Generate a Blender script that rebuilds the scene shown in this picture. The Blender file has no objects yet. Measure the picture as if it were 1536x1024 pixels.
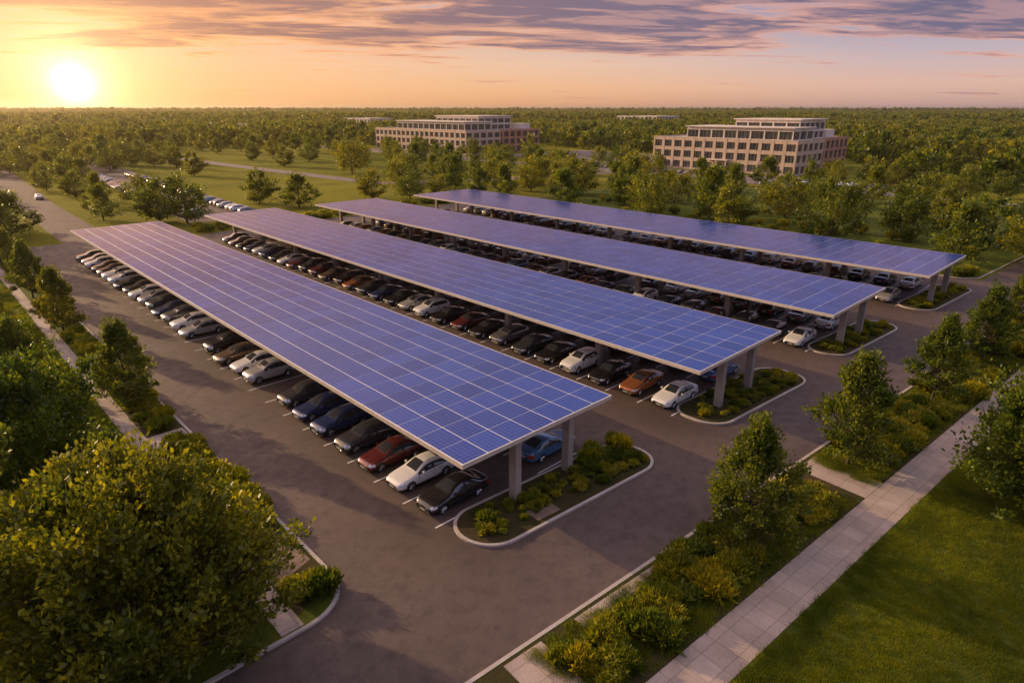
import bpy, math, random
import numpy as np
from mathutils import Vector
random.seed(7); rng=np.random.default_rng(7)
scene=bpy.context.scene
COL=scene.collection
R=math.radians
# ------------------------------------------------------------------ node helpers
class NT:
    def __init__(s,nt): s.nt=nt; s.n=nt.nodes; s.l=nt.links
    def node(s,t,**k):
        n=s.n.new(t)
        for a,b in k.items(): setattr(n,a,b)
        return n
    def put(s,sock,v):
        if isinstance(v,bpy.types.NodeSocket): s.l.new(v,sock)
        elif v is not None:
            if isinstance(v,(tuple,list)) and len(v)==3 and sock.type=='RGBA': v=(*v,1)
            sock.default_value=v
    def math(s,op,a,b=None,c=None,clamp=False):
        n=s.node('ShaderNodeMath',operation=op,use_clamp=clamp)
        s.put(n.inputs[0],a); s.put(n.inputs[1],b)
        if c is not None: s.put(n.inputs[2],c)
        return n.outputs[0]
    def vmath(s,op,a,b=None,scale=None):
        n=s.node('ShaderNodeVectorMath',operation=op)
        s.put(n.inputs[0],a)
        if b is not None: s.put(n.inputs[1],b)
        if scale is not None: s.put(n.inputs['Scale'],scale)
        return n.outputs['Value'] if op in('DOT_PRODUCT','LENGTH') else n.outputs[0]
    def mix(s,f,a,b,blend='MIX'):
        n=s.node('ShaderNodeMix',data_type='RGBA',blend_type=blend)
        s.put(n.inputs[0],f); s.put(n.inputs[6],a); s.put(n.inputs[7],b)
        return n.outputs[2]
    def ramp(s,f,stops,interp='LINEAR'):
        n=s.node('ShaderNodeValToRGB'); cr=n.color_ramp; cr.interpolation=interp
        while len(cr.elements)<len(stops): cr.elements.new(0.5)
        for e,(p,c) in zip(cr.elements,stops):
            e.position=p; e.color=(*c,1) if isinstance(c,(tuple,list)) else (c,c,c,1)
        s.put(n.inputs[0],f); return n.outputs[0]
    def noise(s,vec,scale,detail=4,rough=.55,dist=0):
        n=s.node('ShaderNodeTexNoise'); s.put(n.inputs['Vector'],vec)
        n.inputs['Scale'].default_value=scale; n.inputs['Detail'].default_value=detail
        n.inputs['Roughness'].default_value=rough; n.inputs['Distortion'].default_value=dist
        return n.outputs[0]
    def smooth(s,x,a,b):
        n=s.node('ShaderNodeMapRange',interpolation_type='SMOOTHSTEP')
        s.put(n.inputs[0],x); n.inputs[1].default_value=a; n.inputs[2].default_value=b
        return n.outputs[0]
def new_mat(name):
    m=bpy.data.materials.new(name); m.use_nodes=True
    t=NT(m.node_tree); b=m.node_tree.nodes['Principled BSDF']
    return m,t,b
def simple(name,col,rough=.6,metal=0,spec=.5,coat=0,var=.0,vscale=3,bump=0,bscale=20):
    m,t,b=new_mat(name)
    b.inputs['Roughness'].default_value=rough; b.inputs['Metallic'].default_value=metal
    b.inputs['Specular IOR Level'].default_value=spec
    b.inputs['Coat Weight'].default_value=coat; b.inputs['Coat Roughness'].default_value=.04
    pos=t.node('ShaderNodeNewGeometry').outputs['Position']
    if var:
        n=t.noise(pos,vscale,5)
        c0=tuple(c*(1-var) for c in col); c1=tuple(min(1,c*(1+var)) for c in col)
        t.put(b.inputs['Base Color'],t.ramp(n,[(.3,c0),(.7,c1)]))
    else: b.inputs['Base Color'].default_value=(*col,1)
    if bump:
        bn=t.node('ShaderNodeBump'); bn.inputs['Strength'].default_value=bump; bn.inputs['Distance'].default_value=.02
        t.put(bn.inputs['Height'],t.noise(pos,bscale,4)); t.put(b.inputs['Normal'],bn.outputs[0])
    return m
# ------------------------------------------------------------------ materials
def mat_asphalt():
    m,t,b=new_mat('asphalt')
    pos=t.node('ShaderNodeNewGeometry').outputs['Position']
    big=t.noise(pos,.10,5,.6,.4); mid=t.noise(pos,1.1,6,.65); fine=t.noise(pos,38,3,.7)
    c=t.ramp(big,[(.3,(.072,.051,.043)),(.7,(.130,.090,.073))])
    c=t.mix(t.math('MULTIPLY',t.smooth(mid,.42,.7),.5),c,(.050,.038,.035))
    c=t.mix(.65,c,t.ramp(fine,[(.3,(.25,.25,.25)),(.72,(1.9,1.85,1.8))]),'MULTIPLY')
    sp=t.noise(pos,2.7,3,.5); c=t.mix(t.math('MULTIPLY',t.smooth(sp,.66,.74),.5),c,(.02,.017,.017))
    v=t.node('ShaderNodeTexVoronoi',feature='DISTANCE_TO_EDGE'); v.inputs['Scale'].default_value=.13
    nn=t.node('ShaderNodeTexNoise'); nn.inputs['Scale'].default_value=.5; nn.inputs['Detail'].default_value=6
    t.put(nn.inputs['Vector'],pos)
    t.put(v.inputs['Vector'],t.vmath('ADD',pos,t.vmath('SCALE',nn.outputs[1],scale=5.0)))
    crack=t.math('LESS_THAN',v.outputs[0],.0032)
    crack=t.math('MULTIPLY',crack,t.smooth(big,.5,.6))
    c=t.mix(t.math('MULTIPLY',crack,.5),c,(.022,.018,.018))
    t.put(b.inputs['Base Color'],c)
    t.put(b.inputs['Roughness'],t.ramp(mid,[(.3,.5),(.7,.8)]))
    b.inputs['Specular IOR Level'].default_value=.4
    bn=t.node('ShaderNodeBump'); bn.inputs['Strength'].default_value=.6; bn.inputs['Distance'].default_value=.015
    t.put(bn.inputs['Height'],fine); t.put(b.inputs['Normal'],bn.outputs[0])
    return m
def mat_grass(name,a,bc,c3):
    m,t,b=new_mat(name)
    pos=t.node('ShaderNodeNewGeometry').outputs['Position']
    n1=t.noise(pos,.18,5,.6); n2=t.noise(pos,2.6,5,.7); n3=t.noise(pos,22,4,.75)
    c=t.ramp(n1,[(.32,a),(.68,bc)])
    c=t.mix(t.math('MULTIPLY',t.smooth(n2,.45,.75),.6),c,c3)
    c=t.mix(.8,c,t.ramp(n3,[(.3,(.35,.38,.35)),(.7,(1.6,1.55,1.4))]),'MULTIPLY')
    t.put(b.inputs['Base Color'],c); b.inputs['Roughness'].default_value=.9
    b.inputs['Specular IOR Level'].default_value=.15
    bn=t.node('ShaderNodeBump'); bn.inputs['Strength'].default_value=1; bn.inputs['Distance'].default_value=.15
    t.put(bn.inputs['Height'],t.math('ADD',n3,t.math('MULTIPLY',n2,1.5))); t.put(b.inputs['Normal'],bn.outputs[0])
    return m
def mat_ground():
    m,t,b=new_mat('meadow_ground')
    pos=t.node('ShaderNodeNewGeometry').outputs['Position']
    n1=t.noise(pos,.006,5,.6); n2=t.noise(pos,.05,6,.65); n3=t.noise(pos,1.5,5,.7)
    c=t.ramp(n1,[(.35,(.14,.16,.018)),(.65,(.29,.26,.03))])
    c=t.mix(t.math('MULTIPLY',t.smooth(n2,.45,.7),.7),c,(.11,.125,.018))
    c=t.mix(.7,c,t.ramp(n3,[(.3,(.5,.5,.5)),(.7,(1.4,1.4,1.3))]),'MULTIPLY')
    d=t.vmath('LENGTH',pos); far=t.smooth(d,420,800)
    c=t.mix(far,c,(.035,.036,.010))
    t.put(b.inputs['Base Color'],c); b.inputs['Roughness'].default_value=.95
    b.inputs['Specular IOR Level'].default_value=.05
    bn=t.node('ShaderNodeBump'); bn.inputs['Strength'].default_value=1; bn.inputs['Distance'].default_value=.6
    t.put(bn.inputs['Height'],n3); t.put(b.inputs['Normal'],bn.outputs[0])
    return m
def mat_concrete(name,col,joint=0,jx=1.5,jy=1.5):
    m,t,b=new_mat(name)
    tc=t.node('ShaderNodeTexCoord'); pos=tc.outputs['Object']
    n1=t.noise(pos,.5,5,.6); n2=t.noise(pos,9,5,.7)
    c=t.ramp(n1,[(.3,tuple(x*.78 for x in col)),(.7,tuple(x*1.12 for x in col))])
    c=t.mix(.5,c,t.ramp(n2,[(.3,(.7,.7,.7)),(.7,(1.25,1.25,1.25))]),'MULTIPLY')
    if joint:
        sx=t.node('ShaderNodeSeparateXYZ'); t.put(sx.inputs[0],pos)
        fx=t.math('FRACT',t.math('DIVIDE',sx.outputs[0],jx)); fy=t.math('FRACT',t.math('DIVIDE',sx.outputs[1],jy))
        j=t.math('MAXIMUM',t.math('LESS_THAN',fx,.03/jx),t.math('LESS_THAN',fy,.03/jy))
        fl=t.node('ShaderNodeCombineXYZ'); t.put(fl.inputs[0],t.math('FLOOR',t.math('DIVIDE',sx.outputs[0],jx)));t.put(fl.inputs[1],t.math('FLOOR',t.math('DIVIDE',sx.outputs[1],jy)))
        wn=t.node('ShaderNodeTexWhiteNoise'); t.put(wn.inputs[0],fl.outputs[0])
        c=t.mix(.5,c,t.ramp(wn.outputs[0],[(0,(.8,.79,.77)),(1,(1.12,1.12,1.12))]),'MULTIPLY')
        c=t.mix(t.math('MULTIPLY',j,.6),c,(.07,.06,.05))
    t.put(b.inputs['Base Color'],c); b.inputs['Roughness'].default_value=.85
    bn=t.node('ShaderNodeBump'); bn.inputs['Strength'].default_value=.3; bn.inputs['Distance'].default_value=.01
    t.put(bn.inputs['Height'],n2); t.put(b.inputs['Normal'],bn.outputs[0])
    return m
def mat_leaf(name,c0,c1,trans,tw=.42):
    m=bpy.data.materials.new(name); m.use_nodes=True; t=NT(m.node_tree)
    for n in list(t.n): t.n.remove(n)
    g=t.node('ShaderNodeNewGeometry'); oi=t.node('ShaderNodeObjectInfo')
    c=t.ramp(g.outputs['Random Per Island'],[(0,c0),(.7,tuple((a+b2)/2 for a,b2 in zip(c0,c1))),(1,c1)])
    cl=t.noise(g.outputs['Position'],.35,2,.6)
    c=t.mix(1,c,t.ramp(cl,[(.35,(.6,.68,.7)),(.65,(1.3,1.22,1.0))]),'MULTIPLY')
    c=t.mix(1,c,t.ramp(oi.outputs['Random'],[(0,(.70,.84,.8)),(.5,(1,1,1)),(1,(1.25,1.12,.85))]),'MULTIPLY')
    d=t.node('ShaderNodeBsdfPrincipled'); t.put(d.inputs['Base Color'],c)
    d.inputs['Roughness'].default_value=.45; d.inputs['Specular IOR Level'].default_value=.35
    tr=t.node('ShaderNodeBsdfTranslucent'); t.put(tr.inputs[0],t.mix(1,c,trans,'MULTIPLY'))
    mx=t.node('ShaderNodeMixShader'); mx.inputs[0].default_value=tw
    t.l.new(d.outputs[0],mx.inputs[1]); t.l.new(tr.outputs[0],mx.inputs[2])
    o=t.node('ShaderNodeOutputMaterial'); t.l.new(mx.outputs[0],o.inputs[0])
    return m
def mat_panel():
    m,t,b=new_mat('solar_cell_glass')
    tc=t.node('ShaderNodeTexCoord'); pos=tc.outputs['Object']
    sx=t.node('ShaderNodeSeparateXYZ'); t.put(sx.inputs[0],pos)
    g=t.node('ShaderNodeNewGeometry')
    def line(ax,p,w):
        f=t.math('FRACT',t.math('DIVIDE',sx.outputs[ax],p)); return t.math('LESS_THAN',f,w/p)
    cell=t.math('MAXIMUM',line(0,.31,.018),line(1,.31,.018))
    c=t.ramp(g.outputs['Random Per Island'],[(0,(.009,.033,.215)),(.5,(.013,.044,.265)),(1,(.022,.060,.32))])
    n=t.noise(pos,1.3,5,.7)
    c=t.mix(.5,c,t.ramp(n,[(.3,(.75,.78,.8)),(.7,(1.25,1.2,1.15))]),'MULTIPLY')
    c=t.mix(t.math('MULTIPLY',cell,.38),c,(.30,.38,.62))
    t.put(b.inputs['Base Color'],c)
    t.put(b.inputs['Roughness'],t.ramp(n,[(.3,.08),(.7,.2)]))
    b.inputs['Specular IOR Level'].default_value=.45
    return m
M={}
M['asphalt']=mat_asphalt()
M['lawn']=mat_grass('lawn_grass',(.075,.115,.010),(.135,.165,.015),(.18,.17,.02))
M['bed']=mat_grass('ground_cover',(.06,.065,.018),(.105,.070,.036),(.08,.10,.02))
M['ground']=mat_ground()
M['mulch']=simple('bark_mulch',(.055,.028,.018),.95,var=.5,vscale=14,bump=1,bscale=30)
M['kerb']=mat_concrete('kerb_concrete',(.46,.40,.35))
M['walk']=mat_concrete('pavement_concrete',(.40,.315,.26),1,1.12,1.15)
M['slab']=mat_concrete('paver_stone',(.22,.15,.105),1,.6,.6)
M['conc']=mat_concrete('column_concrete',(.34,.29,.25))
M['alu']=simple('aluminium_frame',(.82,.81,.82),.5,0,var=.06)
M['steel']=simple('steel_beam',(.22,.21,.21),.5,.4,var=.2)
M['fascia']=simple('fascia_metal',(.60,.53,.46),.45,.1,var=.12)
M['panel']=mat_panel()
M['paint']=simple('road_paint',(.74,.72,.68),.7,var=.18,vscale=9)
M['bark']=simple('bark',(.08,.055,.04),.9,var=.4,vscale=6,bump=.8,bscale=18)
TR=(2.3,2.0,.6)
M['leafA']=mat_leaf('leaf_olive',(.050,.076,.012),(.23,.25,.026),TR)
M['leafB']=mat_leaf('leaf_green',(.040,.072,.012),(.18,.22,.026),TR)
M['leafY']=mat_leaf('leaf_golden_shrub',(.13,.155,.016),(.42,.38,.03),(1.7,1.5,.5))
M['leafS']=mat_leaf('leaf_dark_shrub',(.05,.085,.014),(.20,.235,.024),(2.1,1.8,.6))
M['blade']=mat_leaf('grass_blades',(.085,.125,.010),(.26,.28,.018),(1.8,1.6,.4))
M['glass']=simple('window_glass',(.03,.035,.045),.06,0,.9,coat=1)
M['trim']=simple('black_trim',(.012,.012,.013),.5)
M['lamp']=simple('headlamp_lens',(.6,.62,.65),.1,.3,1)
M['tail']=simple('tail_lamp',(.32,.012,.01),.15,0,.8)
M['rim']=simple('alloy_rim',(.5,.5,.52),.25,.85)
M['tyre']=simple('tyre_rubber',(.015,.015,.015),.8)
M['plate']=simple('number_plate',(.6,.6,.58),.5)
PAINT={k:simple('car_paint_'+k,c,.24,mt,.6,coat=1) for k,c,mt in [
 ('black',(.014,.012,.014),.2),('charcoal',(.06,.06,.065),.4),('white',(.82,.80,.77),0),('silver',(.56,.55,.54),.4),
 ('navy',(.022,.04,.13),.3),('blue',(.09,.20,.38),.3),('copper',(.40,.14,.045),.4),('maroon',(.14,.02,.022),.3),('grey',(.21,.205,.20),.5),('bronze',(.20,.13,.08),.5)]}
# ------------------------------------------------------------------ mesh helpers
def mesh_np(name,v,q,mi,mats,smooth=False):
    me=bpy.data.meshes.new(name); v=np.asarray(v,dtype=np.float32); q=np.asarray(q,dtype=np.int32)
    me.vertices.add(len(v)); me.vertices.foreach_set('co',v.ravel())
    me.loops.add(q.size); me.loops.foreach_set('vertex_index',q.ravel())
    me.polygons.add(len(q)); me.polygons.foreach_set('loop_start',np.arange(len(q),dtype=np.int32)*4)
    try: me.polygons.foreach_set('loop_total',np.full(len(q),4,dtype=np.int32))
    except Exception: pass
    me.polygons.foreach_set('material_index',np.asarray(mi,dtype=np.int32))
    me.polygons.foreach_set('use_smooth',np.full(len(q),smooth,dtype=bool))
    me.update(calc_edges=True)
    for m in mats: me.materials.append(m)
    return me
def obj(name,me,loc=(0,0,0),rot=(0,0,0),parent=None,scale=None):
    o=bpy.data.objects.new(name,me); COL.objects.link(o); o.location=loc; o.rotation_euler=rot
    if scale: o.scale=scale
    if parent: o.parent=parent
    return o
class MB:
    F=np.array([[0,3,2,1],[4,5,6,7],[0,1,5,4],[1,2,6,5],[2,3,7,6],[3,0,4,7]])
    def __init__(s,mats): s.mats=mats; s.v=[]; s.q=[]; s.m=[]; s.n=0
    def box(s,x0,x1,y0,y1,z0,z1,m=0,tilt=None):
        v=np.array([[x0,y0,z0],[x1,y0,z0],[x1,y1,z0],[x0,y1,z0],[x0,y0,z1],[x1,y0,z1],[x1,y1,z1],[x0,y1,z1]],float)
        if tilt: c=v.mean(0); v[:,2]+=(v[:,0]-c[0])*tilt[0]+(v[:,1]-c[1])*tilt[1]
        s.raw(v,s.F,m)
    def raw(s,v,q,m):
        s.v.append(np.asarray(v,float)); s.q.append(np.asarray(q)+s.n); s.m+= [m]*len(q); s.n+=len(v)
    def prism(s,p0,p1,r0,r1,n=6,m=0):
        p0=np.array(p0,float);p1=np.array(p1,float); d=p1-p0; L=np.linalg.norm(d)+1e-9; d/=L
        a=np.cross(d,[0,0,1.0]) if abs(d[2])<.9 else np.cross(d,[1.0,0,0]); a/=np.linalg.norm(a); b=np.cross(d,a)
        an=np.linspace(0,2*math.pi,n,endpoint=False)
        ring=np.cos(an)[:,None]*a+np.sin(an)[:,None]*b
        v=np.vstack([p0+ring*r0,p1+ring*r1])
        q=[[i,(i+1)%n,(i+1)%n+n,i+n] for i in range(n)]
        s.raw(v,q,m)
    def mesh(s,name,smooth=False): return mesh_np(name,np.vstack(s.v),np.vstack(s.q),s.m,s.mats,smooth)
def ngon(name,pts,z,mat,parent=None,loc=(0,0,0),rot=0):
    me=bpy.data.meshes.new(name); me.from_pydata([(x,y,z) for x,y in pts],[],[list(range(len(pts)))])
    me.materials.append(mat); o=obj(name,me,loc,(0,0,rot),parent); return o
def rrect(x0,x1,y0,y1,r,shear=0,inset=0,seg=8):
    x0+=inset;x1-=inset;y0+=inset;y1-=inset;r=max(.05,r-inset); P=[]
    for cx,cy,a0 in((x1-r,y0+r,-90),(x1-r,y1-r,0),(x0+r,y1-r,90),(x0+r,y0+r,180)):
        for k in range(seg+1):
            a=R(a0+90*k/seg); x=cx+r*math.cos(a); y=cy+r*math.sin(a); P.append((x,y+shear*x))
    return P
def island(name,x0,x1,y0,y1,r,shear=0,mat='bed',h=.13,kw=.2):
    root=bpy.data.objects.new(name,None); COL.objects.link(root)
    O=rrect(x0,x1,y0,y1,r,shear); I=rrect(x0,x1,y0,y1,r,shear,kw); n=len(O)
    v=[(x,y,0) for x,y in O]+[(x,y,h+.02) for x,y in O]+[(x,y,h+.02) for x,y in I]+[(x,y,0) for x,y in I]
    q=[]
    for i in range(n):
        j=(i+1)%n
        q+= [[i,j,n+j,n+i],[n+i,n+j,2*n+j,2*n+i],[2*n+i,2*n+j,3*n+j,3*n+i]]
    obj('kerb_ring',mesh_np('kerb_ring',v,q,[0]*len(q),[M['kerb']]),parent=root)
    ngon('planting_surface',I,h-.005,M[mat],parent=root)
    return root
# ------------------------------------------------------------------ ground and roads
gs=9000
ngon('ground',[(-gs,-gs),(gs,-gs),(gs,gs),(-gs,gs)],0,M['ground'])
SH=-.068
ap=[(-90,22.5),(0,16.6),(12,15.6),(230,.8),(230,10),(109,17.5),(109,131),(28,131),(29,200),(34,300),(42,440),(34,440),(26,300),(21,200),(20,139),(-90,139),(-90,130.5),(11,130.5),(11,24.5),(-90,24.5)]
ngon('parking_lot_asphalt',ap,.02,M['asphalt'])
island('landscape_strip',-90,12,23.6,131,2.6,0,'lawn')
island('front_lawn',-90,240,-260,17.0,1.0,SH,'lawn')
island('east_lawn',108,190,25.5,132,3,-.068,'lawn')
for nm,a in (('island_bed',(18.7,34.4,22.9,27.2,2.1)),('island_bed',(41.2,56.2,23.2,27.9,2.0)),('island_bed',(63.2,78.3,23.9,28.0,2.0)),('island_bed',(86.5,102.8,23.9,28.2,2.0))):
    island(nm,*a,SH,'bed')
def strip(name,x0,x1,ya,yb,z,mat,slope=-.070):
    ang=math.atan(slope); L=(x1-x0)/math.cos(ang)
    return ngon(name,[(0,ya),(L,ya),(L,yb),(0,yb)],0,M[mat],loc=(x0,slope*x0,z),rot=ang)
strip('planting_bed',-60,235,12.0,16.7,.131,'bed',-.0685)
strip('sidewalk',-60,235,9.85,12.1,.138,'walk',-.0705)
strip('crossing_path',38.6,41.2,12.12,16.6,.142,'walk',-.0705)
strip('crossing_path',13.2,15.4,12.12,16.6,.142,'walk',-.0705)
strip('kerb_pavers',17.5,25,15.95,16.6,.142,'walk',-.0705)
ngon('garden_path',[(8.1,23.9),(9.2,23.9),(9.2,128),(8.1,128)],.133,M['walk'])
ngon('planting_bed',[(9.25,24.6),(11.75,26),(11.75,62),(9.25,62)],.135,M['bed'])
ngon('garden_path',[(8.1,0),(11.7,0),(11.7,2.2),(8.1,2.2)],.142,M['walk'],loc=(0,46.6,0))
ngon('stone_path',[(9.3,0),(11.6,.8),(11.6,4.2),(9.3,3.6)],.142,M['slab'],loc=(0,27.2,0))
ngon('garden_path',[(8.1,0),(11.7,0),(11.7,4),(8.1,4)],.142,M['walk'],loc=(0,66,0))
ngon('stone_pad',[(23.0,21.9),(24.8,21.7),(24.9,23.4),(23.1,23.6)],.134,M['slab'])
def road(name,pts,w,mat='asphalt',z=.03):
    v=[];q=[]
    for i,(x,y) in enumerate(pts):
        a=pts[max(0,i-1)]; b=pts[min(len(pts)-1,i+1)]; dx,dy=b[0]-a[0],b[1]-a[1]; L=math.hypot(dx,dy)
        nx,ny=-dy/L*w/2,dx/L*w/2; v+=[(x+nx,y+ny,z),(x-nx,y-ny,z)]
        if i: q.append([2*i-2,2*i-1,2*i+1,2*i])
    obj(name,mesh_np(name,v,q,[0]*len(q),[M[mat]]))
M['farroad']=mat_concrete('pale_asphalt',(.20,.16,.14))
road('road',[(98,470),(104,360),(110,260),(116,185),(150,168),(190,160),(212,150)],7,'farroad',.03)
road('road',[(205,420),(206,260),(208,120),(204,40),(196,-60)],9,'farroad',.05)
road('road',[(52,145),(56,210),(62,300),(70,420)],16,'asphalt',.04)
ngon('car_park',[(212,60),(228,60),(228,185),(212,185)],.06,M['farroad'])
ngon('car_park',[(212,240),(218,240),(218,380),(212,380)],.06,M['farroad'])
ngon('car_park',[(236,165),(300,165),(300,255),(236,255)],.045,M['farroad'])
# ------------------------------------------------------------------ solar canopies
ROWS=[(18.9,32.0,23.75,122.2,18.6,7),(40.0,53.4,21.8,123.5,41.0,7),(61.3,75.6,20.4,122.3,63.0,7),(84.8,101.0,18.6,121.2,87.0,8)]
ZC=4.75
for (x0,x1,y0,y1,cx,nc) in ROWS:
    root=bpy.data.objects.new('solar_canopy',None); COL.objects.link(root); root.location=(x0,y0,0)
    W=x1-x0; L=y1-y0
    b=MB([M['fascia'],M['steel'],M['alu']])
    b.box(0.065,W-.065,.065,L-.065,ZC-.10,ZC-.006,2)
    b.box(0,.06,0,L,ZC-.28,ZC+.0,0); b.box(W-.06,W,0,L,ZC-.28,ZC+.0,0)
    b.box(.06,W-.06,0,.06,ZC-.28,ZC+.0,0); b.box(.06,W-.06,L-.06,L,ZC-.28,ZC+.0,0)
    for k in range(1,9):
        xx=W*k/9; b.box(xx-.05,xx+.05,.07,L-.07,ZC-.27,ZC-.103,1)
    obj('canopy_frame',b.mesh('canopy_frame'),parent=root)
    p=MB([M['panel']]); ny=int(round(L/2.1)); pw=(W-.16)/nc; pl=(L-.16)/ny
    for i in range(nc):
        for j in range(ny):
            a=.08+i*pw; c=.08+j*pl
            p.box(a+.036,a+pw-.036,c+.036,c+pl-.036,ZC-.004,ZC+.012,0,(random.gauss(0,.0022),random.gauss(0,.0022)))
    obj('solar_panels',p.mesh('solar_panels'),parent=root)
    c=MB([M['conc'],M['steel']]); nb=8
    for k in range(nb+1):
        yy=.75+(L-1.5)*k/nb
        for fx in (.36,.73):
            xx=W*fx
            c.box(xx-.24,xx+.24,yy-.3,yy+.3,0,ZC-.62,0)
            if k: c.box(xx-.34,xx+.34,yy-.4,yy+.4,0,.22,0)
            c.box(xx-.3,xx+.3,yy-.2,yy+.2,ZC-.62,ZC-.56,1)
        c.box(.35,W-.35,yy-.09,yy+.09,ZC-.56,ZC-.285,1)
    obj('columns',c.mesh('columns'),parent=root)
# ------------------------------------------------------------------ cars
def car_mesh(kind):
    if kind=='sedan':
        zr=1.43; S=[
        (0,.60,.30,.50,.56,.50,.54),(.07,.74,.25,.60,.66,.62,.64),(.25,.85,.22,.68,.74,.68,.72),(.52,.90,.22,.74,.79,.72,.78)]
        cab=[(1.32,.92,.22,.86,.94,.78,.92),(1.50,.92,.22,.89,.99,.76,.96),(1.85,.925,.22,.90,1.22,.70,1.17),(2.25,.93,.22,.91,1.41,.62,1.35),(2.70,.93,.22,.91,zr+.01,.61,1.37),(2.78,.93,.22,.91,zr+.01,.61,1.37),(3.16,.93,.22,.92,1.41,.61,1.35)]
        tail=[(4.12,.91,.22,.95,1.05,.70,1.03),(4.45,.88,.24,.94,1.03,.68,1.01),(4.68,.82,.26,.90,.98,.62,.95),(4.78,.68,.32,.74,.80,.5,.78)]
        fw,rw=.93,3.72
        rear=[(3.50,1.34,.63,1.29,.93),(3.70,1.24,.66,1.2,.94),(3.92,1.13,.69,1.10,.95)]
        L=4.78; dz=0
    else:
        dz=.14 if kind=='suv' else .04; zr=1.62 if kind=='suv' else 1.48
        S=[(0,.62,.34,.56+dz,.62+dz,.50,.60+dz),(.07,.76,.28,.66+dz,.72+dz,.62,.70+dz),(.25,.87,.25,.74+dz,.82+dz,.68,.79+dz),(.52,.92,.25,.80+dz,.88+dz,.72,.86+dz)]
        cab=[(1.28,.94,.25,.90+dz,.99+dz,.78,.97+dz),(1.45,.94,.25,.93+dz,1.04+dz,.76,1.01+dz),(1.75,.945,.25,.94+dz,zr-.2,.71,zr-.25),(2.1,.95,.25,.95+dz,zr-.03,.65,zr-.09),(2.62,.95,.25,.95+dz,zr+.01,.64,zr-.06),(2.70,.95,.25,.95+dz,zr+.01,.64,zr-.06),(3.12,.95,.25,.96+dz,zr,.64,zr-.07)]
        fw,rw=.9,3.62
        rear=[(3.45,zr-.01,.64,zr-.08,.97+dz),(3.62,zr-.03,.63,zr-.1,.97+dz),(3.9,zr-.07,.62,zr-.14,.98+dz)]
        tail=[(4.2,.92,.26,.99+dz,zr-.2,.62,zr-.25),(4.45,.88,.28,.97+dz,1.12+dz,.68,1.08+dz),(4.55,.84,.30,.86+dz,.95+dz,.6,.92+dz),(4.62,.7,.36,.7+dz,.76+dz,.5,.74+dz)]
        L=4.62
    def lerp(a,b,s):
        f=(s-a[0])/(b[0]-a[0]); return [s]+[a[i]+(b[i]-a[i])*f for i in range(1,7)]
    st=[list(x) for x in S]
    AR=((-.37,.24),(-.345,.42),(-.22,.60),(0,.68),(.22,.60),(.345,.42),(.37,.24))
    for ds,zl in AR:
        e=lerp(S[-1],cab[0],fw+ds); e[2]=zl+dz*.3; st.append(e)
    st+= [list(x) for x in cab]
    for ds,zl in AR:
        s=rw+ds; pr=[(cab[-1][0],cab[-1][4],cab[-1][5],cab[-1][6],cab[-1][3])]+rear+[(tail[0][0],tail[0][4],tail[0][5],tail[0][6],tail[0][3])]
        for a,b in zip(pr,pr[1:]):
            if a[0]<=s<=b[0]:
                f=(s-a[0])/(b[0]-a[0]); v=[a[i]+(b[i]-a[i])*f for i in range(5)]
        st.append([s,cab[-1][1]-.005,zl+dz*.3,v[4],v[1],v[2],v[3]])
    st+= [list(x) for x in tail]
    V=[];n=len(st)
    for s,w,zl,belt,top,w5,z5 in st:
        zm=max(.58,zl+.045); zm=min(zm,belt-.03)
        half=[(0,.2),(w-.16,zl),(w,zl+.015),(w+.015,zm),(w-.035,belt),(w5,z5),(w5*.86,top-.01),(0,top+.02)]
        ring=half+[(-y,z) for y,z in half[-2:0:-1]]
        V+=[(s-L/2,y,z) for y,z in ring]
    K=14; Q=[];MI=[]
    ws0=1.5 if kind=='sedan' else 1.45; ws1=2.25 if kind=='sedan' else 2.1
    for i in range(n-1):
        sm=(st[i][0]+st[i+1][0])/2
        for j in range(K):
            jj=j if j<7 else 13-j
            m=0
            if jj<=1: m=2
            if kind=='sedan':
                if jj==4 and 1.6<sm<3.88 and not 2.70<sm<2.78: m=1
                if jj==6 and (ws0<sm<ws1 or 3.3<sm<4.1): m=1
            else:
                if jj==4 and 1.5<sm<4.0 and not 2.62<sm<2.70: m=1
                if jj==6 and (ws0<sm<ws1 or 4.2<sm<4.45): m=1
            if jj==4 and (2.69<sm<2.79 if kind=='sedan' else 2.61<sm<2.71): m=2
            if jj==3 and .07<sm<.52: m=3
            if jj in(3,) and i>=n-3: m=4
            if jj==4 and .07<sm<.25: m=3
            a=i*K+j; b=i*K+(j+1)%K
            Q.append([a,b,b+K,a+K]); MI.append(m)
    for base in(0,(n-1)*K):
        for j in range(1,6):
            Q.append([base+j,base+j+1,base+K-j-1,base+K-j]); MI.append(2 if j==2 else 0)
    mats=[PAINT['black'],M['glass'],M['trim'],M['lamp'],M['tail'],M['rim'],M['tyre'],M['plate']]
    me=mesh_np('car_body',V,Q,MI,mats,True)
    o=bpy.data.objects.new('tmp',me); COL.objects.link(o)
    md=o.modifiers.new('s','SUBSURF'); md.levels=1; md.render_levels=1
    dg=bpy.context.evaluated_depsgraph_get(); ev=o.evaluated_get(dg); m2=bpy.data.meshes.new_from_object(ev)
    bv=np.empty(len(m2.vertices)*3,np.float32); m2.vertices.foreach_get('co',bv); bv=bv.reshape(-1,3)
    bq=np.array([list(p.vertices) for p in m2.polygons if len(p.vertices)==4]); bm=[p.material_index for p in m2.polygons if len(p.vertices)==4]
    bpy.data.objects.remove(o)
    b=MB(mats)
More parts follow.
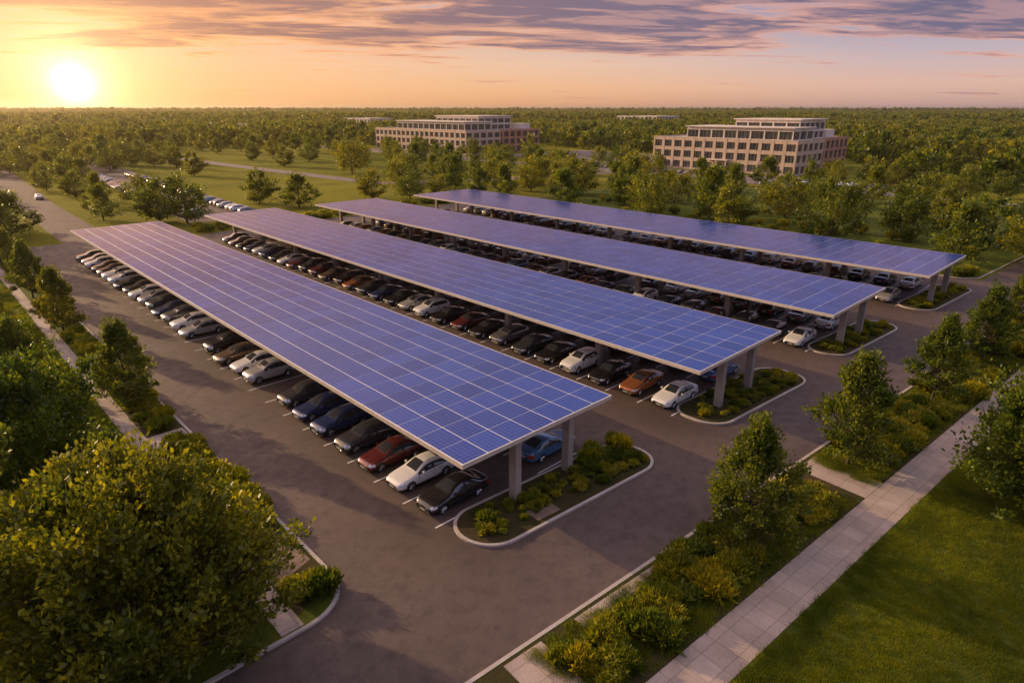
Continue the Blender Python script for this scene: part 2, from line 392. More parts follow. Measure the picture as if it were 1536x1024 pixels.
    for s in (fw,rw):
        for sd in(1,-1):
            x=s-L/2; r=.33+dz*.2; z=r
            yo=.91*sd; yi=.68*sd; an=np.linspace(0,2*math.pi,20,endpoint=False)
            prof=[(yi,r*.9),(yi,r),(yo-.03*sd,r),(yo,r*.93),(yo,r*.7),(yo-.03*sd,r*.66),(yo-.05*sd,.001)]
            vv=[];qq=[]
            for yy,rr in prof: vv+=[(x+math.cos(a)*rr,yy,z+math.sin(a)*rr) for a in an]
            for k in range(len(prof)-1):
                qk=[[k*20+i,k*20+(i+1)%20,(k+1)*20+(i+1)%20,(k+1)*20+i] for i in range(20)]
                qq.append((qk,6 if k<4 else 2))
            v0=np.array(vv); base=b.n; first=True
            for qk,mm in qq:
                if first: b.raw(v0,qk,mm); first=False
                else:
                    b.q.append(np.array(qk)+base); b.m+=[mm]*len(qk)
            for k in range(5):
                a=k*2*math.pi/5+.3; b.prism((x,yo-.015*sd,z),(x+math.cos(a)*r*.68,yo-.012*sd,z+math.sin(a)*r*.68),.05,.035,4,5)
            ring=[(math.cos(a),math.sin(a)) for a in an]
            vr=[(x+c*r*.70,yo+.004*sd,z+s2*r*.70) for c,s2 in ring]+[(x+c*r*.61,yo-.004*sd,z+s2*r*.61) for c,s2 in ring]
            b.raw(vr,[[i,(i+1)%20,20+(i+1)%20,20+i] for i in range(20)],5)
    f=-L/2
    b.box(f-.012,f+.05,-.42,.42,.40+dz,.50+dz,2); b.box(f-.018,f,-.40,.40,.445+dz,.458+dz,5)
    b.box(f-.01,f+.09,-.55,.55,.24,.33,2)
    b.box(L/2-.03,L/2+.012,-.26,.26,.50+dz,.62+dz,7)
    b.box(f-.022,f-.013,-.24,.24,.34+dz,.40+dz,7)
    for sd in(1,-1):
        xm=1.78-L/2; y0=.90*sd; y1=1.06*sd
        b.box(xm,xm+.12,min(y0,y1),max(y0,y1),.94+dz*1.1,1.07+dz*1.1,0)
        for s in(1.52,2.735,3.5 if kind!='sedan' else 3.36):
            y=.938*sd+(.01 if kind!='sedan' else 0)*sd; b.box(s-L/2-.007,s-L/2+.007,min(y,y-.03*sd),max(y,y-.03*sd),.42,.86+dz,2)
        for s in(2.5,3.2):
            y=.955*sd; b.box(s-L/2-.09,s-L/2+.09,min(y,y-.03*sd),max(y,y-.03*sd),.79+dz,.815+dz,5)
        y=.95*sd; b.box(1.35-L/2,3.3-L/2,min(y,y-.05*sd),max(y,y-.05*sd),.245,.30,2)
    nb=len(bv); bx=np.vstack(b.v); bqx=np.vstack(b.q)+nb
    me=mesh_np('car_'+kind,np.vstack([bv,bx]),np.vstack([bq,bqx]),list(bm)+b.m,mats,False)
    sm=np.zeros(len(me.polygons),bool); sm[:len(bq)]=True; me.polygons.foreach_set('use_smooth',sm)
    return me
CARS={k:car_mesh(k) for k in('sedan','hatch','suv')}
def place_car(x,y,ang,col,kind,s=1):
    o=obj('parked_car',CARS[kind],(x,y,.02),(0,0,ang),scale=(s,s,s))
    o.material_slots[0].link='OBJECT'; o.material_slots[0].material=PAINT[col]
    return o
seq={0:['black','white','maroon','charcoal','navy','navy','charcoal','white','silver','white','bronze','black','navy','silver','white','grey','navy','charcoal','silver','white'],
     1:['white','copper','black','white','black','charcoal','grey','black','maroon','black','white','silver','black','navy','charcoal','copper'],
     2:['white','black','charcoal','maroon'],3:['silver','blue','black']}
seqR={0:['blue','maroon'],1:['blue','charcoal'],2:['white','grey'],3:['white']}
cw=['black']*5+['charcoal']*4+['navy']*3+['white']*4+['silver']*4+['grey']*3+['maroon']*2+['bronze']*2+['copper']*2+['blue']
lines=MB([M['paint']])
PITCH=3.33
for ri,(x0,x1,y0,y1,cx,nc) in enumerate(ROWS):
    start=[27.3,25.9,24.6,23.6][ri]; nC=int((y1-start-1.2)/PITCH)+1
    xr=x1-.2
    for k in range(nC):
        y=start+k*PITCH
        for side in(0,1):
            L=seq[ri] if side==0 else seqR[ri]
            col=L[k] if k<len(L) else random.choice(cw)
            kind=random.choices(['sedan','hatch','suv'],[6,2.2,1.6])[0]
            if k<2: kind='sedan'
            if random.random()<.03 and k>4: continue
            j=random.gauss(0,.12)
            if side==0: place_car(cx+2.4+j,y+random.gauss(0,.07),random.gauss(0,.012),col,kind)
            else: place_car(xr-2.4+j,y+random.gauss(0,.07),math.pi+random.gauss(0,.012),col,kind)
        lines.box(cx-.35,cx+5.0,y-PITCH/2-.055,y-PITCH/2+.055,.021,.026)
        lines.box(xr-5.0,xr+.35,y-PITCH/2-.055,y-PITCH/2+.055,.021,.026)
obj('parking_markings',lines.mesh('parking_markings'))
for x,ang in((47.5,0),(58.5,math.pi)):
    for k in range(42):
        if random.random()<.2: continue
        xx=x+(k*2.9)*.045; place_car(xx,150+k*2.9,ang,random.choice(cw),random.choice(['sedan','hatch','suv'])).location.z=.04
for k in range(34):
    if random.random()<.75: place_car(216+random.random(),64+k*3.4,0,random.choice(cw),'sedan').location.z=.06
for x,y,a in((28,215,-1.6),(207,150,1.55),(204,95,-1.55),(206,230,1.57)):
    place_car(x,y,a,random.choice(['white','silver','black']),'sedan').location.z=.05 if x>100 else .02
# ------------------------------------------------------------------ trees
def tree_mesh(name,H,Rr,th,ncl,nl,leaf,prof,seed,leafmat,clr=.55,limbs=30,flat=.75,up=.35,trunk=None,rough=.12):
    g=np.random.default_rng(seed); b=MB([M['bark'],leafmat])
    tr=trunk or H*.022
    top=H*.9; pts=[np.array([0,0,0.])]
    for k in range(1,7): pts.append(np.array([g.normal(0,.02*H*(k/6)),g.normal(0,.02*H*(k/6)),top*k/6]))
    for k in range(6): b.prism(pts[k],pts[k+1],tr*(1.25 if k==0 else 1-k/6.5),tr*(1-(k+1)/6.5),7,0)
    t=g.random(ncl)**.9; ang=g.random(ncl)*2*math.pi; rad=np.sqrt(g.random(ncl)*.7+.3)
    P=prof(t)*(1+.18*np.sin(ang*3+seed)+.12*np.sin(ang*5+t*7)); P*=1+g.normal(0,rough,ncl)
    C=np.stack([np.cos(ang)*Rr*P*rad,np.sin(ang)*Rr*P*rad,th+t*(H-th)+g.normal(0,.025*H,ncl)],1)
    for i in range(min(limbs,ncl)):
        zc=C[i,2]; z0=max(th*.75,zc-.45*np.hypot(C[i,0],C[i,1])-.1*H); f=min(.98,z0/top)*6; k=int(f); p0=pts[k]+(pts[min(6,k+1)]-pts[k])*(f-k)
        mid=(p0+C[i])/2+np.array([0,0,-.03*H]); r=tr*.42*(1-z0/H*.7)
        b.prism(p0,mid,r,r*.6,5,0); b.prism(mid,C[i],r*.6,r*.15,5,0)
    w=g.random(ncl)+.5; idx=g.choice(ncl,nl,p=w/w.sum())
    cr=clr*(g.random(ncl)*.8+.6)
    cd=C-np.array([0,0,th+(H-th)*.2]); cd/=np.linalg.norm(cd,axis=1)[:,None]; cd+=np.array([0,0,up]); cd/=np.linalg.norm(cd,axis=1)[:,None]
    off=g.normal(0,1,(nl,3)); off/=np.maximum(1,np.linalg.norm(off,axis=1)/2)[:,None]
    off*=cr[idx][:,None]*.46; off[:,2]*=flat
    off+=cd[idx]*(g.random(nl)-.45)[:,None]*cr[idx][:,None]*1.9
    P0=C[idx]+off
    P0[:,2]=np.maximum(P0[:,2],th*.7)
    out=P0-np.array([0,0,th+(H-th)*.35]); out/=np.linalg.norm(out,axis=1)[:,None]+1e-6
    d=g.normal(0,1,(nl,3))*.75+out*.7+np.array([0,0,up]); d/=np.linalg.norm(d,axis=1)[:,None]
    s=np.cross(d,g.normal(0,1,(nl,3))); s/=np.linalg.norm(s,axis=1)[:,None]
    Lf=leaf*(.6+.8*g.random(nl))[:,None]
    V=np.stack([P0,P0+d*Lf*.5+s*Lf*.3,P0+d*Lf,P0+d*Lf*.5-s*Lf*.3],1).reshape(-1,3)
    Q=np.arange(nl*4).reshape(-1,4)
    b.v.append(V); b.q.append(Q+b.n); b.m+=[1]*nl; b.n+=len(V)
    return b.mesh(name)
roundp=lambda t: np.sqrt(np.clip(1-(2*t*.93-.86)**2,0.02,1))
ovoid=lambda t: np.clip(np.where(t<.22,.75+t*1.1,1.0*(1-(t-.22)/.86)**.85),.06,1)
spread=lambda t: np.clip(np.where(t<.35,.75+.7*t,np.sqrt(np.clip(1-((t-.35)/.72)**2,0.02,1))),.1,1)
BIG=[tree_mesh('big_tree_a',9.2,4.9,1.0,330,70000,.25,spread,11,M['leafA'],.74,150,.7,.7,.24,.2)]
BIG.append(tree_mesh('big_tree_b',9.3,3.8,1.2,210,38000,.25,spread,12,M['leafB'],.74,90,.7,.6,.2,.2))
YNG=[tree_mesh('young_tree_%d'%i,6.9,2.3,1.2,170,15000,.20,ovoid,20+i,M['leafA' if i%2 else 'leafB'],.39,120,.6,.45,.10,.15) for i in range(3)]
MID=[tree_mesh('mid_tree_%d'%i,9,[3.9,3.5,4.4,3.1][i],1.3,[65,56,80,46][i],4600,.47,[roundp,ovoid,spread,roundp][i],40+i,M['leafA' if i!=1 else 'leafB'],.95,24,.8,.35,None,.16) for i in range(4)]
FAR=[tree_mesh('far_tree_%d'%i,9,[4.2,3.8,4.6][i],1.0,30,620,1.25,[roundp,ovoid,spread][i],60+i,M['leafA' if i!=1 else 'leafB'],1.3,6,.8,.3,None,.16) for i in range(3)]
def tree(me,x,y,s=1,z=.11,name='deciduous_tree',sz=None):
    return obj(name,me,(x,y,z),(0,0,random.random()*6.28),scale=(s,s,sz or s))
tree(BIG[0],3.0,25.7,1.0); tree(BIG[1],1.6,42.0,1.0); tree(BIG[1],-4,34,1.1); tree(BIG[1],2.6,61,.78); tree(BIG[1],-5,52,.9); tree(BIG[1],-1,75,.8); tree(BIG[1],3,92,.7)
tree(YNG[0],9.9,55.5,1.0); tree(YNG[1],9.8,81,.97); tree(YNG[2],9.8,99.7,1.0); tree(YNG[0],9.8,117,.9)
for x,y,k,s in((30.3,12.6,0,1.03),(42.9,11.7,1,1.1),(58.6,10.7,2,1.0),(72.5,10.2,0,1.0),(88,9.3,1,1.0),(104,8.4,2,1),(118,7.5,0,1)):
    tree(YNG[k],x,y,s)
    ngon('mulch_ring',[(x+math.cos(a)*1.15*(1+.08*math.sin(5*a)),y+math.sin(a)*1.15*(1+.07*math.sin(3*a+1))) for a in np.linspace(0,2*math.pi,28,endpoint=False)],.146,M['mulch'])
tree(BIG[1],45.3,1.9,.95); tree(BIG[1],74,2.5,.8); tree(BIG[1],98,2,.8); tree(BIG[1],62,-6,.9)
def shrub_mesh(name,Rr,H,n,leaf,mat,seed,spiky):
    g=np.random.default_rng(seed); b=MB([M['bark'],mat])
    nb=14; C=[]
    for i in range(nb):
        a=g.random()*6.28; r=Rr*.75*math.sqrt(g.random()); C.append([math.cos(a)*r,math.sin(a)*r,H*(.45+.35*g.random())*(1-.35*r/Rr)])
        b.prism((0,0,0),C[-1],.025,.01,4,0)
    C=np.array(C); idx=g.integers(0,nb,n)
    if spiky:
        P0=C[idx]*np.array([1,1,.5])+g.normal(0,.13*Rr,(n,3)); P0[:,2]=np.abs(P0[:,2])*.7+.02
        d=g.normal(0,.38,(n,3))+np.array([0,0,1.0])+ (P0*np.array([1,1,0]))*.7/Rr; wd=.11
    else:
        P0=C[idx]+g.normal(0,.2*Rr,(n,3))*np.array([1,1,.75]); P0[:,2]=np.clip(np.abs(P0[:,2]),.03,H)
        d=g.normal(0,.7,(n,3))+np.array([0,0,.5])+P0*.5; wd=.3
    d/=np.linalg.norm(d,axis=1)[:,None]
    s=np.cross(d,g.normal(0,1,(n,3))); s/=np.linalg.norm(s,axis=1)[:,None]
    Lf=leaf*(.6+.8*g.random(n))[:,None]
    V=np.stack([P0,P0+d*Lf*.5+s*Lf*wd,P0+d*Lf,P0+d*Lf*.5-s*Lf*wd],1).reshape(-1,3)
    b.v.append(V); b.q.append(np.arange(n*4).reshape(-1,4)+b.n); b.m+=[1]*n; b.n+=len(V)
    return b.mesh(name)
SHR=[shrub_mesh('shrub_spiky',.62,.8,1100,.62,M['leafY'],1,True),shrub_mesh('shrub_round',.7,.85,2200,.15,M['leafS'],2,False),
     shrub_mesh('shrub_gold',.75,.9,2000,.18,M['leafY'],3,False),shrub_mesh('shrub_spiky2',.7,.95,1100,.66,M['leafS'],4,True)]
def shrub(x,y,s=1,k=None,z=.12):
    k=random.randrange(4) if k is None else k
    obj('ornamental_grass' if k in(0,3) else 'shrub',SHR[k],(x,y,z),(0,0,random.random()*6.28),scale=(s,s,s*random.uniform(.8,1.25)))
def patch(xa,xb,ya,yb,n,smin=.7,smax=1.25,sh=0,w=(3,2,3,2),z=.12):
    for _ in range(n):
        x=random.uniform(xa,xb); y=random.uniform(ya,yb)+sh*x
        shrub(x,y,random.uniform(smin,smax),random.choices(range(4),w)[0],z)
patch(16.2,24.5,12.8,15.4,42,.5,1.0,sh=SH,w=(6,1,3,2)); patch(25,28.8,12.9,16.1,28,.6,1.1,sh=SH,w=(6,1,3,1)); patch(32.2,37.8,12.8,16.1,34,.5,.95,sh=SH,w=(4,2,4,1))
patch(45,57,12.7,16.2,64,.6,1.15,sh=SH,w=(5,1,5,1)); patch(60,71,12.7,16.2,56,.6,1.15,sh=SH,w=(5,1,5,1)); patch(74,125,12.7,16.3,140,.8,1.3,sh=SH,w=(5,1,5,1))
patch(5,12.5,12.7,16,10,sh=SH)
patch(9.7,11.5,32,46,56,.6,1.15,w=(6,1,5,1)); patch(9.7,11.4,49.5,62,42,.6,1.05,w=(5,1,5,1)); patch(8.9,11.2,25.3,26.6,7,.6,.9,w=(1,4,2,3))
patch(9.7,11.4,62,79,40,.6,1.05,w=(4,2,5,1)); patch(9.7,11.4,84,97,34,.6,1.05,w=(4,2,5,1)); patch(9.7,11.4,102,125,46,.6,1.1,w=(4,2,5,1))
patch(4.5,7.8,31,46,34,.9,1.5,w=(3,2,5,2)); patch(-2,6.5,46,70,40,.9,1.5,w=(4,1,5,2)); patch(-8,6,70,125,80,1,1.8,w=(3,2,5,2))
for (xa,xb,ya,yb) in((19.8,33.4,23.7,26.4),(42.3,55.2,24.0,27.2),(64.3,77.3,24.7,27.3),(87.6,101.8,24.7,27.4)):
    patch(xa,xb,ya,yb,85,.25,.62,sh=SH,w=(5,3,5,2))
patch(29.5,33.6,24.4,26.8,14,.6,1.0,sh=SH,w=(2,3,4,2))
patch(108.8,113,27,131,150,.9,1.8,sh=SH,w=(1,3,5,1)); patch(113,135,30,125,60,1.0,2.2,sh=SH,w=(0,3,5,0))
patch(30,108,132.5,137,80,1,1.7,w=(1,3,5,1),z=0)
patch(74,130,2,5.5,26,1,1.6,sh=0,w=(1,3,5,1))
def tuft_mesh(name,n,h,sp,seed):
    g=np.random.default_rng(seed); P0=np.zeros((n,3)); P0[:,:2]=g.normal(0,sp,(n,2)); d=g.normal(0,.4,(n,3))+np.array([0,0,1.0]); d/=np.linalg.norm(d,axis=1)[:,None]
    s=np.cross(d,g.normal(0,1,(n,3))); s/=np.linalg.norm(s,axis=1)[:,None]; L=h*(.5+g.random(n))[:,None]
    V=np.stack([P0-s*.008,P0+s*.008,P0+d*L+s*.003,P0+d*L-s*.003],1).reshape(-1,3)
    return mesh_np(name,V,np.arange(n*4).reshape(-1,4),[0]*n,[M['blade']])
def face_inst(name,xs,ys,s,child,z,cname,seed=1):
    g=np.random.default_rng(seed); m=len(xs); th=g.random(m)*6.283; h=s/2; V=np.zeros((m,4,3))
    for c,(u,v) in enumerate(((-1,-1),(1,-1),(1,1),(-1,1))):
        V[:,c,0]=xs+h*(u*np.cos(th)-v*np.sin(th)); V[:,c,1]=ys+h*(u*np.sin(th)+v*np.cos(th)); V[:,c,2]=z
    o=obj(name,mesh_np(name,V.reshape(-1,3),np.arange(m*4).reshape(-1,4),[0]*m,[M['ground']]))
    o.instance_type='FACES'; o.use_instance_faces_scale=True; o.instance_faces_scale=1
    o.show_instancer_for_render=False; o.show_instancer_for_viewport=False
    obj(cname,child,parent=o)
g=np.random.default_rng(3)
TU=tuft_mesh('grass_tuft',60,.12,.14,5)
n=26000; xs=g.uniform(16,80,n); ys=-.0705*xs+9.7-g.random(n)**1.2*26
face_inst('lawn_grass',xs,ys,g.uniform(.7,1.3,n),TU,.125,'grass_tuft',4)
n=9000; xs=g.uniform(-6,9,n); ys=g.uniform(24.2,110,n); k=xs<8.0
face_inst('lawn_grass',xs[k],ys[k],g.uniform(.8,1.6,k.sum()),TU,.125,'grass_tuft',5)
n=4500; xs=g.uniform(15.6,75,n); ys=-.0685*xs+g.uniform(12.3,16.4,n); k=(xs<38.4)|(xs>41.4)
face_inst('lawn_grass',xs[k],ys[k],g.uniform(.7,1.6,k.sum()),TU,.131,'grass_tuft',6)
def far_tree(x,y,s): tree(random.choice(MID),x,y,s*random.uniform(.88,1.15),z=-.02,sz=s*random.uniform(.8,1.1))
pts=[]
def ok(x,y,d):
    for a,b in pts:
        if (a-x)**2+(b-y)**2<d*d: return False
    pts.append((x,y)); return True
for x,y,s in ((68,166,.95),(72,152,1.0),(93,152,.9),(101,146,.9),(108,142,.8),(44,147,1.0),(40,152,.95),(31.8,163,.95),(10.5,145,1.2),(5,143.5,1.15),(14,152,1.1),(-1,144,1.2),(6,160,1.1),(12,168,1),(9,186,.9),(37,190,.8),(36,212,.9),(44,178,.9),(5,205,1),(13,225,1),(0,180,1.1),(-4,160,1.1),(-8,145,1.1),(40,245,.9),(42,258,.9),(48,265,.9),(16,255,1),(15,290,1),(33,235,.8),(12,240,.9)):
    pts.append((x,y)); far_tree(x,y,s)
for _ in range(500):
    x=random.uniform(118,150); y=random.uniform(8,190)
    if y+.5*(x-117)>205: continue
    if ok(x,y,11): far_tree(x,y,random.uniform(.85,1.15))
for _ in range(400):
    x=random.uniform(162,198); y=random.uniform(-10,330)
    if ok(x,y,15): far_tree(x,y,random.uniform(.8,1.05))
for _ in range(160):
    x=random.uniform(122,198); y=random.uniform(200,420)
    if ok(x,y,19): far_tree(x,y,random.uniform(.85,1.15))
for _ in range(90):
    x=random.uniform(217,233); y=random.uniform(20,400)
    if 95<y<165: continue
    if ok(x,y,10): far_tree(x,y,random.uniform(.6,.9))
for _ in range(300):
    x=random.uniform(-25,96); y=random.uniform(290,420)
    if ok(x,y,11): far_tree(x,y,random.uniform(.8,1.1))
for _ in range(60):
    x=random.uniform(78,94); y=random.uniform(235,300)
    if ok(x,y,24): far_tree(x,y,random.uniform(.7,1.0))
BLD=[(236,291,100,161),(222,281,267,354),(420,450,680,760),(250,275,640,690)]
def woodland(name,r0,r1,spacing,smin,smax,seed):
    g=np.random.default_rng(seed); fc=math.atan2(.724,.690); half=R(52)
    A=half*(r1*r1-r0*r0); n=int(A/(spacing*spacing)); r=np.sqrt(g.random(n)*(r1*r1-r0*r0)+r0*r0); a=fc+(g.random(n)*2-1)*half
    x=r*np.cos(a); y=r*np.sin(a)
    keep=np.ones(n,bool)
    for (a0,a1,b0,b1) in BLD: keep&=~((x>a0-16)&(x<a1+10)&(y>b0-14)&(y<b1+10))
    keep&=~((x>196)&(x<234)&(y<430)&(y>-80)); keep&=~((x<200)&(y<425)&(x>-60)); keep&=~((x>236)&(x<300)&(y>160)&(y<260))
    keep&=~((y<0)&(x<236)&(x>0)&(y>-200)&(r<230))
    cl=np.sin(x*.0051+1.3)*np.sin(y*.0063+.4)+.5*np.sin(x*.013+y*.009); keep&=~((cl>.93)&(r>500))
    cl2=np.sin(x*.021+2)*np.sin(y*.017); keep&=~((cl2>.72))
    x=x[keep];y=y[keep];n=len(x); grp=g.integers(0,3,n)
    for k in range(3):
        q=grp==k; face_inst(name,x[q],y[q],g.uniform(smin,smax,q.sum()),FAR[k],-.05,'woodland_tree',seed+k)
woodland('distant_woodland',210,900,11,.65,1.25,5)
woodland('distant_woodland',900,2400,18,1.0,1.7,6)
woodland('distant_woodland',2400,7000,52,1.6,2.6,8)
# ------------------------------------------------------------------ office buildings
M['tan']=mat_concrete('tan_precast',(.58,.44,.33)); M['lite']=mat_concrete('light_precast',(.72,.63,.54)); M['brick']=mat_concrete('brick_facing',(.48,.26,.16))
M['oglass']=simple('office_glass',(.08,.08,.085),.08,0,1,coat=1,var=.4,vscale=.15); M['roof']=simple('roof_membrane',(.40,.37,.35),.8,var=.15,vscale=.3)
def block(b,x0,x1,y0,y1,z0,z1,st,bay,wall,pier=.9,sp=1.1,ins=.35):
    b.box(x0+ins,x1-ins,y0+ins,y1-ins,z0,z1-.3,2)
    fh=(z1-z0)/st
    for k in range(st+1):
        za=z0+k*fh-(sp*.55 if k else 0); zb=min(z1+.5 if k==st else z0+k*fh+sp*.45,z1+.5)
        if k==st: za=z1-sp*.6
        for (a,c,d,e) in((x0,x1,y0,y0+ins+.05),(x0,x1,y1-ins-.05,y1)): b.box(a,c,d,e,za,zb,wall)
        for (a,c) in((x0,x0+ins+.05),(x1-ins-.05,x1)): b.box(a+.003,c-.003,y0+ins+.05,y1-ins-.05,za,zb,wall)
    nx=max(1,int(round((x1-x0)/bay))); ny=max(1,int(round((y1-y0)/bay)))
    for i in range(nx+1):
        xx=x0+(x1-x0)*i/nx; xa=max(x0,xx-pier/2)-(.02 if i==0 else 0); xb=min(x1,xx+pier/2)+(.02 if i==nx else 0)
        b.box(xa,xb,y0-.06,y0+ins,z0,z1+.45,wall); b.box(xa,xb,y1-ins,y1+.06,z0,z1+.45,wall)
        if i<nx:
            for f in(.33,.66):
                xm=xx+(x1-x0)/nx*f; b.box(xm-.05,xm+.05,y0+.15,y0+ins-.01,z0,z1-.6,4)
    for i in range(ny+1):
        yy=y0+(y1-y0)*i/ny; ya=max(y0+.01,yy-pier/2); yb=min(y1-.01,yy+pier/2)
        b.box(x0-.06,x0+ins,ya,yb,z0,z1+.44,wall); b.box(x1-ins,x1+.06,ya,yb,z0,z1+.44,wall)
        if i<ny:
            for f in(.33,.66):
                ym=yy+(y1-y0)/ny*f; b.box(x0+.15,x0+ins-.01,ym-.05,ym+.05,z0,z1-.6,4)
    b.box(x0+.4,x1-.4,y0+.4,y1-.4,z1-.28,z1+.05,3)
def office(x0,y0,L,D,h=11.8):
    root=bpy.data.objects.new('office_building',None); COL.objects.link(root); root.location=(x0,y0,0)
    mats=[M['tan'],M['lite'],M['oglass'],M['roof'],M['steel'],M['brick']]
    b=MB(mats)
    block(b,0,D*.42,0,L,0,h,3,4.6,0,1.3,1.4); obj('front_wing',b.mesh('front_wing'),parent=root)
    b=MB(mats); block(b,D*.42+.1,D,3,L*.62,0,h,3,4.6,5,1.6); obj('rear_wing',b.mesh('rear_wing'),parent=root)
    b=MB(mats); block(b,3.5,D*.42-2,L*.06,L*.78,h+.06,h+3.9,1,5.2,1,.5,1.0)
    b.box(2.6,D*.42-1,L*.05,L*.79,h+4.42,h+4.75,1)
    obj('upper_storey',b.mesh('upper_storey'),parent=root)
    b=MB(mats); block(b,D*.3,D*.72,L*.12,L*.55,h+.07,h+6.6,2,5.0,1,.5,.9)
    b.box(D*.3-.8,D*.72+.8,L*.12-.8,L*.55+.8,h+7.12,h+7.5,1); obj('penthouse',b.mesh('penthouse'),parent=root)
    b=MB(mats)
    for i in range(10):
        a=random.uniform(D*.75,D*.9);c=random.uniform(20,L*.5); b.box(a,a+random.uniform(1.5,3),c,c+random.uniform(1.5,4),h+.06,h+random.uniform(1.2,2.2),4)
    b.box(D*.8,D*.95,8,16,h+.06,h+3.2,1)
    b.box(-2.2,-.1,L*.42,L*.58,4.2,4.6,1)
    for f in(.43,.5,.57): b.box(-2,-1.7,L*f-.15,L*f+.15,0,4.2,1)
    obj('roof_plant',b.mesh('roof_plant'),parent=root)
office(235.8,100.6,60.5,55); office(222,267.7,86,58)
def shed(x,y,w,l,h):
    root=bpy.data.objects.new('warehouse_building',None); COL.objects.link(root); root.location=(x,y,0)
    b=MB([M['lite'],M['lite'],M['oglass'],M['roof'],M['steel'],M['brick']]); block(b,0,w,0,l,0,h,2,6,1,2.2,1.6); obj('walls',b.mesh('walls'),parent=root)
shed(420,680,30,60,12); shed(250,640,25,35,9); shed(690,470,50,60,14)
# ------------------------------------------------------------------ sun, sky
S=Vector((-.27,1,math.tan(R(15)))).normalized()
sl=bpy.data.lights.new('sun','SUN'); sl.energy=5; sl.angle=R(.5); sl.color=(1,.68,.34)
so=bpy.data.objects.new('sun',sl); COL.objects.link(so); so.rotation_euler=S.to_track_quat('Z','Y').to_euler(); so.location=(0,0,60)
w=bpy.data.worlds.new('World'); scene.world=w; w.use_nodes=True; t=NT(w.node_tree)
bg=t.n['Background']; tc=t.node('ShaderNodeTexCoord'); d=t.vmath('NORMALIZE',tc.outputs['Generated'])
sx=t.node('ShaderNodeSeparateXYZ'); t.put(sx.inputs[0],d); z=t.math('MAXIMUM',sx.outputs[2],0)
sky=t.node('ShaderNodeTexSky'); sky.sky_type='NISHITA'; sky.sun_disc=False; sky.sun_elevation=R(15); sky.sun_rotation=math.atan2(S.x,S.y)
G=Vector((.191,.981,.0292)).normalized()
dot=t.math('MAXIMUM',t.vmath('DOT_PRODUCT',d,tuple(G)),0)
base=t.ramp(z,[(0,(.76,.33,.15)),(.025,(.88,.47,.25)),(.06,(.84,.54,.38)),(.13,(.44,.38,.47)),(.28,(.30,.34,.58)),(.6,(.50,.46,.62)),(1,(.62,.55,.66))])
cool=t.math('MULTIPLY',t.math('SUBTRACT',1,t.smooth(dot,.40,.92)),.8)
base=t.mix(cool,base,t.ramp(z,[(0,(.54,.34,.31)),(.03,(.70,.46,.40)),(.07,(.46,.40,.50)),(.13,(.13,.19,.40)),(.3,(.19,.27,.58)),(.6,(.44,.44,.66)),(1,(.58,.54,.68))]))
base=t.mix(t.math('MULTIPLY',t.math('POWER',dot,9),.6),base,(.98,.52,.21))
zz=t.math('ADD',z,.035)
cv=t.node('ShaderNodeCombineXYZ'); t.put(cv.inputs[0],t.math('DIVIDE',sx.outputs[0],zz)); t.put(cv.inputs[1],t.math('DIVIDE',sx.outputs[1],zz))
da=t.vmath('DOT_PRODUCT',cv.outputs[0],(.55,.835,0)); db=t.vmath('DOT_PRODUCT',cv.outputs[0],(.835,-.55,0))
cw2=t.node('ShaderNodeCombineXYZ'); t.put(cw2.inputs[0],da); t.put(cw2.inputs[1],t.math('MULTIPLY',db,.42)); cw2.inputs[2].default_value=7.7
n1=t.noise(cw2.outputs[0],.95,9,.62,.5)
n2=t.noise(cw2.outputs[0],2.6,6,.65,.3)
band=t.smooth(z,.045,.10)
dens=t.math('ADD',t.math('ADD',n1,t.math('MULTIPLY',t.math('SUBTRACT',n2,.5),.22)),t.math('MULTIPLY',t.math('SUBTRACT',band,.52),.26))
mask=t.smooth(dens,.455,.57)
prox=t.math('POWER',dot,6)
dark=t.mix(prox,(.15,.125,.21),(.36,.16,.12)); edge=t.mix(prox,(.82,.40,.29),(1.15,.50,.16))
ccol=t.mix(t.smooth(dens,.50,.64),edge,dark)
ccol=t.mix(t.math('MULTIPLY',t.smooth(n2,.46,.61),.6),ccol,t.mix(prox,(.58,.32,.31),(1.0,.43,.16)))
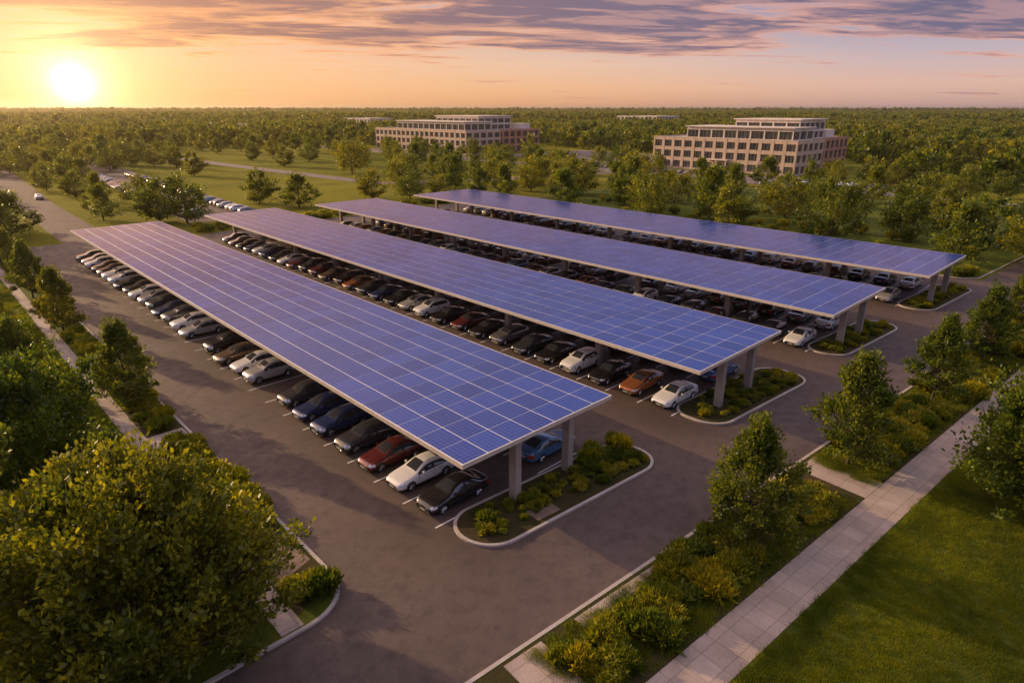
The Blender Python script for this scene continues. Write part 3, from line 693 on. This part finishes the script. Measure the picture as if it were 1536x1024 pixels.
hi=t.math('SUBTRACT',1,t.smooth(z,.18,.35))
skyc=t.mix(t.math('MULTIPLY',mask,t.math('MULTIPLY_ADD',hi,.82,.12)),base,ccol)
for p,c,k in((12000,(1,.92,.65),5.0),(1500,(1,.76,.40),1.3),(200,(1,.58,.22),.55),(30,(1,.42,.11),.24)):
    skyc=t.mix(1,skyc,t.vmath('SCALE',c,scale=t.math('MULTIPLY',t.math('POWER',dot,p),k)),'ADD')
side=t.math('MULTIPLY',t.math('POWER',t.math('MAXIMUM',t.vmath('DOT_PRODUCT',d,tuple(Vector((-.35,.85,.42)).normalized())),0),4),t.smooth(z,.2,.4))  # warm glow added above the frame, left sky, to light the scene
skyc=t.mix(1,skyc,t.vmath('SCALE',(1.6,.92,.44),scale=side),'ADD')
skyc=t.mix(1,skyc,t.vmath('SCALE',sky.outputs[0],scale=.006),'ADD')
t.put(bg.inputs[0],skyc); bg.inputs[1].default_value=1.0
# thin evening air over the land: a real scattering volume
hm=bpy.data.materials.new('evening_haze'); hm.use_nodes=True; ht=NT(hm.node_tree)
for n in list(ht.n): ht.n.remove(n)
vs=ht.node('ShaderNodeVolumeScatter'); vs.inputs['Color'].default_value=(1,.85,.65,1); vs.inputs['Density'].default_value=.00011; vs.inputs['Anisotropy'].default_value=.8
ho=ht.node('ShaderNodeOutputMaterial'); ht.l.new(vs.outputs[0],ho.inputs['Volume'])
hb=MB([hm]); hb.box(-8000,8000,-8000,8000,-2,45,0); obj('evening_haze',hb.mesh('evening_haze'))
# ------------------------------------------------------------------ camera
cam=bpy.data.cameras.new('camera'); cam.sensor_width=36; cam.lens=36*954/1536; cam.clip_end=30000; cam.clip_start=.5
co=bpy.data.objects.new('camera',cam); COL.objects.link(co); co.location=(0,0,23)
pt=math.atan(349/954.); F=Vector((.690*math.cos(pt),.724*math.cos(pt),-math.sin(pt)))
co.rotation_euler=F.to_track_quat('-Z','Y').to_euler(); scene.camera=co
scene.view_settings.view_transform='Standard'; scene.view_settings.look='None'; scene.view_settings.exposure=0
